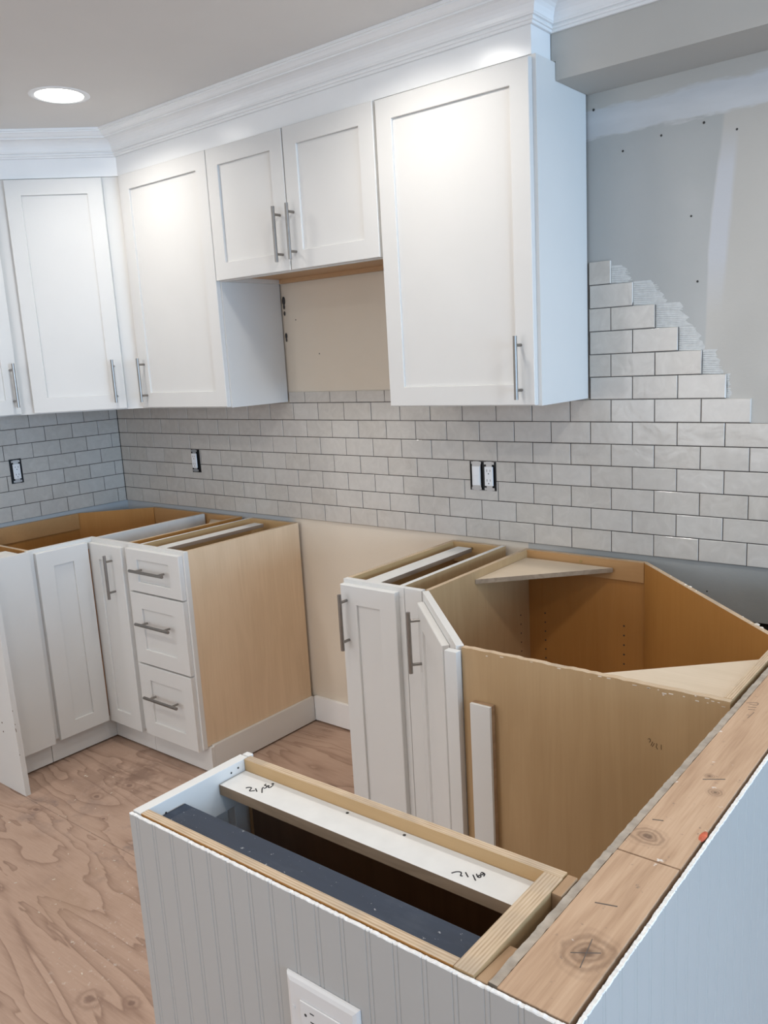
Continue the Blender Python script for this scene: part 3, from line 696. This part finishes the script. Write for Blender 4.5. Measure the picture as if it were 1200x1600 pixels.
# ------------------------------------------------------------------ narrow base cabinet
t = empty('narrow_base_cabinet', (82, -12, 0), 'narrow one-door white base cabinet on the right side of the range gap', 'cabinet')
part('side_panel', ('maple_rail_y', 'edge_y'), t, [(78.2, 78.8, FY+.75, -.3, 4.4, TOP)], top=1)
part('side_panel', ('birch_ply', 'primer_white'), t, [(86.2, 86.85, FY+.75, -.3, 4.4, TOP)], top=1)
part('back_rail', ('maple_rail', 'edge_x'), t, [(78.8, 86.2, -1.0, -.3, 31.7, TOP)], top=1)
part('back_panel', 'maple_inside', t, [(78.8, 86.2, -.6, -.3, 4.4, 31.6)])
part('bottom_panel', 'maple_inside', t, [(78.8, 86.2, FY+.75, -.6, 4.5, 5.1)])
part('stretcher', ('dark_edge_y', 'primer_white'), t, [(80.3, 82.6, FY+.76, -2.1, 33.6, 34.15)], top=1, label='white painted stretcher laid front to back')
part('face_frame', 'cabinet_white', t, [(78.2, 87.35, FY, FY+.75, 33.3, TOP), (78.2, 79.6, FY, FY+.75, 4.2, 33.3), (85.6, 87.35, FY, FY+.75, 4.2, 33.3), (79.6, 85.6, FY, FY+.75, 4.2, 5.6)], .03)
part('toe_kick', 'cabinet_white', t, [(78.2, 89.9, -21, -20.4, .3, 4.3)])
fr = Frame((78.25, FY-.02, 0), (1, 0), (0, -1)); d = door('door', t, fr, 8.35, 3.9, 34.0, 2.35, 2.3); handle(d, fr, 0.95, 26.2, 33.1, 0.72)
p = B(); tube(p, V(81.9, -1.0, 33.8), V(81.9, -1.06, 33.8), .2*S, 10); obj('screw', p, 'brass', t)
tag(part('filler_strip', 'cabinet_white', None, [(87.4, 89.85, FY+.02, FY+.75, 4.2, TOP)], .03), 'white vertical filler strip between the narrow base cabinet and the diagonal sink base', 'trim')

# ------------------------------------------------------------------ diagonal sink base
t = empty('sink_base_cabinet', (108, -18, 0), 'large open-topped diagonal corner sink base of bare plywood at the right', 'cabinet')
NY = -36.2; XE = 127.25
fd = Frame((89.95, FY, 0), (13.35, -12.9), (-12.9, -13.35)); FWd = math.hypot(13.35, 12.9)
part('side_panel', ('birch_ply', 'edge_y'), t, [(89.95, 90.5, FY+.6, -.3, 4.4, TOP)], top=1)
bm = B(); n_ = 46        # near panel with a slightly ragged top edge
for (y0, y1) in ((NY, NY+.6),):
    xs = [103.9+(XE-103.9)*k/n_ for k in range(n_+1)]
    tops = [TOP+random.uniform(-.05, .03) for _ in xs]
    F = [[bm.verts.new(V(x, y, z)) for x, z in zip(xs, zz)] for y in (y0, y1) for zz in ([4.4]*len(xs), tops)]
    for k in range(n_):
        bm.faces.new([F[0][k], F[0][k+1], F[1][k+1], F[1][k]]); bm.faces.new([F[2][k], F[2][k+1], F[3][k+1], F[3][k]])
        bm.faces.new([F[1][k], F[1][k+1], F[3][k+1], F[3][k]]).material_index = 1; bm.faces.new([F[0][k], F[0][k+1], F[2][k+1], F[2][k]])
    for k in (0, n_): bm.faces.new([F[0][k], F[1][k], F[3][k], F[2][k]])
near = obj('side_panel', bm, ('birch_ply', 'edge_x'), t, label='broad bare birch plywood side facing the dishwasher gap')
part('side_panel', ('birch_ply', 'edge_y'), t, [(XE-.65, XE, NY+.6, -21.2, 4.4, TOP)], top=1)
part('back_panel', ('maple_inside', 'edge_x'), t, [(90.5, 106.5, -.7, -.3, 4.4, TOP)], top=1)
part('back_rail', ('maple_mid', 'edge_x'), t, [(90.5, 106.4, -1.0, -.7, 32.0, TOP-.02)], top=1)
bm = B(); prism(bm, [(106.5, -.3), (106.5, -1.1), (126.6, -21.2), (XE, -21.1)], 4.4, TOP, top=1)
obj('corner_panel', bm, ('maple_inside', 'edge_x'), t, label='diagonal back panel of orange-brown veneer')
bm = B(); prism(bm, [(90.5, -.7), (90.5, FY), (103.9, NY+.6), (126.6, NY+.6), (126.6, -21.3), (106.4, -1.0)], 4.5, 5.1); obj('bottom_panel', bm, 'maple_inside', t)
bm = B(); prism(bm, [(90.55, -1.3), (90.55, -13.5), (102.6, -1.3)], 32.95, 33.5, side=1); obj('corner_brace', bm, ('brace_ply', 'dark_edge'), t)
bm = B(); prism(bm, [(126.55, -24.2), (126.55, NY+.62), (114.6, NY+.62)], 33.2, 33.75, side=1); obj('corner_brace', bm, ('brace_ply', 'dark_edge'), t)
bm = B()
for x in (92.85, 103.78):
    for k in range(9):
        p = V(x, -.7, 26.1-k*1.24); tube(bm, p, p+Vector((0, -.0008, 0)), .11*S, 8)
for k in range(6):
    p = V(90.5, -3.0, 26.1-k*1.24); tube(bm, p, p+Vector((.0008, 0, 0)), .11*S, 8)
obj('shelf_pin_hole', bm, 'slot_dark', t, kind='stuff')
p = B(); tube(p, V(98.2, -1.0, 33.8), V(98.2, -1.06, 33.8), .2*S, 10); obj('screw', p, 'brass', t)
bm = B()
for bx in ((0, FWd, -.75, 0, 33.0, TOP), (0, 1.6, -.75, 0, 4.2, 33.0), (FWd-1.6, FWd, -.75, 0, 4.2, 33.0), (1.6, FWd-1.6, -.75, 0, 4.2, 5.6)): box(bm, *bx, fr=fd)
obj('face_frame', bm, 'cabinet_white', t, .03)
fdd = Frame(fd.o+fd.u*1.0+fd.n*0.05, fd.u[:2], fd.n[:2]); d = door('door', t, fdd, 14.6, 3.9, 33.55, 2.4, 2.4); handle(d, fdd, 1.3, 25.9, 32.9, 0.72)
part('corner_post', 'cabinet_white', t, [(102.55, 103.85, -37.0, -36.25, .3, 34.2)], .03, label='white painted corner strip beside the diagonal door')
part('toe_kick', 'cabinet_white', t, [(2, FWd-2, -3.0, -2.5, .3, 4.3)], fr=fd)
# staples and splinters along cut edges
bm = B(); rnd = random.Random(5)
for k in range(22):
    x = rnd.uniform(121, 127) if k < 14 else rnd.uniform(105, 121); L = rnd.uniform(.08, .35); zz = TOP-rnd.uniform(.05, .5)
    box(bm, x, x+L, NY-.03, NY+.02, zz-rnd.uniform(.03, .08), zz)
for k in range(20):
    q = rnd.uniform(0, 20); x = 106.6+q; y = -.7-q+rnd.uniform(-.2, .2); box(bm, x-.05, x+.05, y-.05, y+.05, TOP-.02, TOP+rnd.uniform(.02, .08))
for (x, y, s) in ((124.0, -17.7, .3), (114.6, -8.4, .25), (113.9, -7.8, .2), (124.6, -18.4, .22)):
    bmesh.ops.create_icosphere(bm, subdivisions=1, radius=s*S, matrix=Matrix.Translation(V(x, y-.2, TOP)) @ Matrix.Diagonal((1, .8, .55, 1)))
obj('splinters', bm, 'chip', t, kind='stuff')
# loose strip on the plywood
t = empty('wood_strip', (106.3, -36.7, 0), 'white painted wood strip standing against the bare plywood side of the sink base', 'strip')
part('strip', 'cabinet_white', t, [(105.15, 107.2, -37.05, -36.75, .02, 29.75)])
part('raw_back', ('raw_block', 'raw_block'), t, [(105.15, 107.2, -36.74, -36.24, .02, 29.75)], label='unpainted brown back of the strip')

# ------------------------------------------------------------------ handwriting
def strokes(name, mat, parent, lines, r, label, zoff=(0, 0, 0)):
    bm = B()
    for ln in lines:
        pts = [V(*p)+Vector(zoff)*S for p in ln]
        if len(pts) > 2:   # smooth
            q = [pts[0]]
            for i in range(len(pts)-1):
                p0 = pts[max(i-1, 0)]; p1 = pts[i]; p2 = pts[i+1]; p3 = pts[min(i+2, len(pts)-1)]
                for tt in (1/3, 2/3, 1.0):
                    q.append(0.5*((2*p1)+(p2-p0)*tt+(2*p0-5*p1+4*p2-p3)*tt*tt+(3*p1-p0-3*p2+p3)*tt**3))
            pts = q
        for a, b in zip(pts, pts[1:]):
            if (b-a).length > 1e-6: tube(bm, a, b, r*S, 6)
    return obj(name, bm, mat, parent, label=label)
W1 = [[[105.42, -63.07, 33.7], [105.5, -62.92, 33.7], [105.71, -62.86, 33.7], [105.9, -63.19, 33.7], [106.15, -62.97, 33.7]], [[106.02, -62.78, 33.7], [106.35, -62.98, 33.7]], [[106.3, -62.38, 33.7], [106.37, -62.55, 33.7], [106.74, -62.91, 33.7]], [[106.14, -62.0, 33.7], [106.17, -62.16, 33.7], [106.39, -62.17, 33.7], [106.49, -62.33, 33.7], [106.44, -62.47, 33.7]], [[106.39, -62.17, 33.7], [106.45, -62.03, 33.7], [106.56, -62.21, 33.7], [106.69, -62.16, 33.7], [106.64, -61.86, 33.7]]]
W2 = [[[121.43, -63.2, 33.7], [121.55, -62.99, 33.7], [121.73, -62.87, 33.7], [121.86, -62.92, 33.7], [121.94, -63.12, 33.7], [122.05, -63.08, 33.7]], [[122.01, -62.75, 33.7], [122.33, -63.0, 33.7]], [[122.45, -62.72, 33.7], [122.81, -63.03, 33.7]], [[122.55, -62.55, 33.7], [122.74, -62.72, 33.7], [122.86, -62.69, 33.7], [122.84, -62.57, 33.7], [122.73, -62.55, 33.7], [122.72, -62.67, 33.7]], [[122.7, -62.39, 33.7], [122.8, -62.47, 33.7], [122.84, -62.36, 33.7], [122.76, -62.27, 33.7], [122.68, -62.32, 33.7]], [[122.76, -62.27, 33.7], [122.91, -62.32, 33.7], [122.96, -62.51, 33.7]]]
W3 = [[[121.13, -36.22, 30.05], [121.25, -36.22, 30.14], [121.34, -36.22, 30.01], [121.24, -36.22, 29.83]], [[121.52, -36.22, 29.93], [121.37, -36.22, 29.58]], [[121.64, -36.22, 29.84], [121.49, -36.22, 29.52]], [[121.82, -36.22, 29.88], [121.85, -36.22, 29.74], [121.79, -36.22, 29.6], [121.91, -36.22, 29.41]], [[122.19, -36.22, 29.86], [122.2, -36.22, 29.46]]]
W4 = [[[128.2, -35.61, 34.5], [128.86, -35.21, 34.5], [128.94, -35.65, 34.5], [128.43, -35.71, 34.5]], [[128.51, -36.27, 34.5], [129.02, -36.08, 34.5]], [[128.63, -36.67, 34.5], [129.06, -36.52, 34.5]], [[129.11, -36.96, 34.5], [129.02, -38.16, 34.5]]]
strokes('pencil_mark', 'emboss', near, W3, .022, 'faint pencilled number')

# ------------------------------------------------------------------ peninsula end cabinet
t = empty('peninsula_cabinet', (115, -65, 0), 'open-topped narrow cabinet in the foreground with navy and white boards across it', 'cabinet')
part('side_panel', ('maple_rail', 'edge_x'), t, [(103.55, 126.9, -61.45, -60.9, .3, TOP)], top=1)
part('side_panel', ('maple_inside', 'edge_x'), t, [(103.55, 125.9, -69.5, -68.95, .3, TOP)], top=1)
part('side_panel', ('birch_ply', 'edge_y'), t, [(125.92, 126.95, -69.5, -61.47, .3, TOP)], top=1)
part('bottom_panel', 'maple_inside', t, [(103.6, 125.9, -68.9, -61.5, 4.5, 5.1)])
part('inner_panel', 'shaded_inside', t, [(104.3, 125.85, -61.8, -61.5, 5.2, 32.8)])
part('face_frame', 'cabinet_white', t, [(102.75, 103.5, -69.5, -61.1, 31.6, TOP), (102.75, 103.5, -69.5, -68.0, 4.2, 31.6), (102.75, 103.5, -62.6, -61.1, 4.2, 31.6)], .03)
part('frame_nub', 'primer_white', t, [(102.9, 103.5, -61.05, -60.6, 4.2, TOP+.02)], .04)
fr = Frame((102.72, -69.3, 0), (0, 1), (-1, 0)); door('door', t, fr, 8.0, 3.9, 33.3, 2.2, 2.2)
nb = part('stretcher', ('dark_edge', 'navy_paint'), t, [(103.6, 125.85, -68.93, -66.45, 32.9, 33.7)], top=1, label='navy blue painted stretcher dusted with sawdust')
ws = part('stretcher', ('dark_edge', 'primer_white'), t, [(103.6, 125.85, -63.7, -61.85, 33.0, 33.7)], top=1, label='white painted stretcher with two handwritten numbers')
for q in ws.data.vertices:
    if q.co.y > -0.9*0 and q.co.y*1 > (V(0, -62.5, 0).y-world_loc(t).y): q.co.y = (V(0, -61.48, 0).y-world_loc(t).y)
strokes('handwriting', 'ink', ws, W1, .042, 'black handwritten number at the left end'); strokes('handwriting', 'ink', ws, W2, .038, 'black handwritten number at the right end')
bm = B()
for k, (y, z) in enumerate(((-68.3, 33.5), (-67.8, 33.7), (-62.6, 34.0), (-62.0, 34.1))):
    p = V(103.5, y, z); tube(bm, p, p+Vector((.0008, 0, 0)), .07*S, 6)
for x in (106.5, 112.9, 117.2): p = V(x, -61.75, 33.7); tube(bm, p, p+Vector((0, 0, .0006)), .1*S, 6)
obj('screw_hole', bm, 'slot_dark', t, kind='stuff')
bm = B(); vv = box(bm, 126.97, 127.55, -69.45, -66.6, 31, 34.35, top=0)
for q in vv:
    if q.co.y > -67*S and q.co.z > 32*S: q.co.z -= .25*S
obj('wood_block', bm, 'raw_block', t, .06, label='raw pine block at the near corner')
part('wood_block', 'raw_block', t, [(126.97, 127.5, -62.7, -60.95, 31, 34.45)], .04, label='raw pine block at the far corner')

# ------------------------------------------------------------------ half wall with beadboard
hw = empty('wall_peninsula', (129.7, -35, 0), 'half wall with bare stud plate on top and white beadboard outside', kind='structure')
part('top_plate', 'stud_pine', hw, [(128.05, 131.35, -69.45, -57.56, 33.0, 34.42)], .04)
part('top_plate', 'stud_pine', hw, [(128.05, 131.38, -57.46, -.1, 33.0, 34.42)], .04)
bm = B(); y = -69.3; rnd = random.Random(9); prev = None
while y < -.2:
    xl = 127.56+rnd.uniform(-.022, .022); z = 34.36+rnd.uniform(-.025, .03)
    cur = [bm.verts.new(V(xl, y, 30)), bm.verts.new(V(xl, y, z)), bm.verts.new(V(128.0, y, z+rnd.uniform(-.03, .03))), bm.verts.new(V(128.0, y, 30))]
    if prev:
        for k in range(4):
            j = (k+1) % 4; bm.faces.new([prev[k], prev[j], cur[j], cur[k]])
    else: bm.faces.new(cur)
    prev = cur; y += 0.28
bm.faces.new(prev[::-1]); obj('drywall_edge', bm, 'drywall_core', hw, label='rough grey drywall edge')
part('drywall', 'outer_wall_paint', hw, [(127.56, 128.0, -69.3, -.2, .05, 29.95)])
part('stud', 'stud_pine', hw, [(128.1, 131.3, yy, yy+1.5, .05, 32.95) for yy in (-69.3, -54, -38, -22, -6)])
def beadboard(fr, L, z0, z1, name, label, tear=0.02, seed=1):
    rnd = random.Random(seed); xs = [(0, 0)]
    x = 0.55
    while x+.5 < L:
        xs += [(x, 0), (x+.04, -.035), (x+.08, -.006), (x+.17, .0), (x+.26, -.006), (x+.30, -.035), (x+.34, 0)]
        x += 1.62
    xs.append((L, 0))
    bm = B(); rows = []
    for (u, n) in xs: rows.append((u, n))
    # extra points so the torn top edge is uneven
    fine = []
    for (a, b) in zip(rows, rows[1:]):
        k = max(1, int((b[0]-a[0])/.16)); fine += [(a[0]+(b[0]-a[0])*i/k, a[1]+(b[1]-a[1])*i/k) for i in range(k)]
    fine.append(rows[-1]); V_ = []
    for (u, n) in fine:
        zt = z1+rnd.uniform(-tear, tear)
        V_.append([bm.verts.new(fr.p(u, z0, n)), bm.verts.new(fr.p(u, zt-.05, n)), bm.verts.new(fr.p(u, zt, n-.03+rnd.uniform(-.015, .02))), bm.verts.new(fr.p(u, zt-.02, -.22)), bm.verts.new(fr.p(u, z0, -.22))])
    for A, C in zip(V_, V_[1:]):
        for i in range(5):
            j = (i+1) % 5; f = bm.faces.new([A[i], A[j], C[j], C[i]]); f.material_index = 1 if i in (1, 2) else 0
    bm.faces.new(V_[0]); bm.faces.new(V_[-1][::-1])
    return obj(name, bm, ('bead_white', 'torn_white'), hw, label=label)
frn = Frame((102.75, -69.78, 0), (1, 0), (0, -1)); beadboard(frn, 29.0, .05, 34.42, 'beadboard_panel', 'white beadboard on the near end of the peninsula', seed=2)
frr = Frame((131.78, -69.55, 0), (0, 1), (1, 0)); beadboard(frr, 69.3, .05, 34.40, 'beadboard_panel', 'white beadboard along the long side of the half wall', .035, 4)
# filled gap between plate and beadboard
bm = B(); y = -69.3; prev = None; rnd = random.Random(11)
while y < -.2:
    a = 131.40; b = 131.54; z = 34.1+rnd.uniform(-.12, .12)
    cur = [bm.verts.new(V(a, y, 33)), bm.verts.new(V(a, y, z-.1)), bm.verts.new(V(b, y, z+.15)), bm.verts.new(V(b, y, 33))]
    if prev:
        for k in range(4):
            j = (k+1) % 4; bm.faces.new([prev[k], prev[j], cur[j], cur[k]])
    else: bm.faces.new(cur)
    prev = cur; y += .35
bm.faces.new(prev[::-1]); obj('torn_edge', bm, 'drywall_core', hw)
part('corner_trim', 'torn_white', hw, [(131.56, 131.95, -69.95, -69.56, .05, 34.25)], .05)
bm = B(); bmesh.ops.create_icosphere(bm, subdivisions=2, radius=.4*S, matrix=Matrix.Translation(V(131.3, -54.0, 34.36)) @ Matrix.Diagonal((.5, 1.5, .3, 1)))
obj('paint_blob', bm, 'red_paint', hw, label='red paint smear on the plate edge')
strokes('pencil_mark', 'pencil', hw, W4, .02, 'pencil scribble on the plate', (0, 0, -.08))
bm = B()
for a, b in (((129.6, -65.9), (130.7, -65.2)), ((130.35, -66.5), (130.0, -64.6))):
    tube(bm, V(*a, 34.42), V(*b, 34.42), .025*S, 5)
for a, b in (((128.5, -53.9), (129.05, -53.7)), ((129.0, -62.2), (130.0, -61.9)), ((129.3, -48.1), (130.4, -47.4))): tube(bm, V(*a, 34.42), V(*b, 34.42), .035*S, 5)
obj('crack', bm, 'pencil', hw, kind='stuff')
# outlet on the beadboard
t = empty('outlet', (118, -69.8, 26), 'white covered outlet turned sideways on the foreground beadboard', 'outlet')
fo = Frame((0, -69.8, 0), (1, 0), (0, -1))
bm = B(); z0, z1, x0, x1 = 26.1, 29.85, 115.65, 120.55
lo = [[bm.verts.new(fo.p(u, z, n)) for u, z in ((x0+i, z0+i), (x1-i, z0+i), (x1-i, z1-i), (x0+i, z1-i))] for i, n in ((0, 0), (0.02, .1), (.12, .2), (.32, .27))]
for A, C in zip(lo, lo[1:]):
    for i in range(4): j = (i+1) % 4; bm.faces.new([A[i], A[j], C[j], C[i]])
bm.faces.new(lo[-1]); bm.faces.new(lo[0][::-1]); obj('cover_plate', bm, 'plate_white', t)
bm = B(); box(bm, 116.7, 119.45, .27, .36, 27.4, 28.75, fr=fo); dv = obj('receptacle', bm, 'plate_white', t, .04)
bm = B()
for cx in (117.35, 118.75):
    for q in (-.28, .22): box(bm, cx+.05, cx+.33, .358, .366, 28.1+q-.035, 28.1+q+.035, fr=fo)
    p = fo.p(cx-.27, 28.05, .358); tube(bm, p, p+fo.n*.008*S, .09*S, 8)
obj('slot', bm, 'slot_dark', dv, kind='stuff')
for x in (116.15, 120.0):
    bm = B(); p = fo.p(x, 28.05, .27); tube(bm, p, p+fo.n*.03*S, .12*S, 10); obj('screw', bm, 'plate_white', t)

# ------------------------------------------------------------------ ceiling lights
def lamp(x, y, lab):
    t = empty('ceiling_light', (x, y, CEIL), lab, 'light', 'recessed ceiling lights')
    bm = B(); n = 40; rr = [(3.05, -.02), (3.12, -.12), (3.75, -.10), (3.85, -.01)]
    rings = [[bm.verts.new(V(x+math.cos(2*math.pi*k/n)*r, y+math.sin(2*math.pi*k/n)*r, CEIL+z)) for k in range(n)] for r, z in rr]
    for A, C in zip(rings, rings[1:]):
        for k in range(n): j = (k+1) % n; bm.faces.new([A[k], A[j], C[j], C[k]])
    obj('trim_ring', bm, 'trim_white', t, smooth=True)
    bm = B(); tube(bm, V(x, y, CEIL-.02), V(x, y, CEIL-.07), 3.0*S, n); obj('lens', bm, 'lamp_lens', t)
    d = bpy.data.lights.new('lamp', 'AREA'); d.shape = 'DISK'; d.size = 5.6*S; d.energy = LAMP_W; d.color = (1.0, 0.955, 0.90); d.spread = math.radians(150)
    o = bpy.data.objects.new('lamp', d); col.objects.link(o); o.location = (0, 0, -.12*S); o.parent = t
lamp(36.5, -27, 'round white recessed ceiling light near the left corner')
for x, y, lab in ((86, -27, 'recessed ceiling light over the sink base'), (134, -30, 'recessed ceiling light near the soffit'), (36.5, -82, 'recessed ceiling light over the left floor'), (86, -82, 'recessed ceiling light over the peninsula'),
                  (134, -82, 'recessed ceiling light beside the viewer'), (40, -136, 'added unseen fill light behind the viewer at left'), (195, -60, 'added unseen fill light in the room to the right')):  # last two are unseen fill lamps added to brighten dark areas
    lamp(x, y, lab)

# ------------------------------------------------------------------ floor debris
bm = B(); rnd = random.Random(21)
for k in range(70):
    x, y = rnd.uniform(28, 82), rnd.uniform(-66, -26); L = rnd.uniform(.08, .35); a = rnd.uniform(0, 3.1)
    if x < 31 and y < -40: continue
    if k in (3, 9): L = 1.0
    m_ = Matrix.Translation(V(x, y, .04)) @ Matrix.Rotation(a, 4, 'Z') @ Matrix.Diagonal((L*S, L*.3*S, .06*S, 1))
    bmesh.ops.create_cube(bm, size=1, matrix=m_)
tag(obj('wood_chips', bm, 'chip'), 'tiny pale wood chips scattered on the plywood floor', 'debris', kind='stuff')
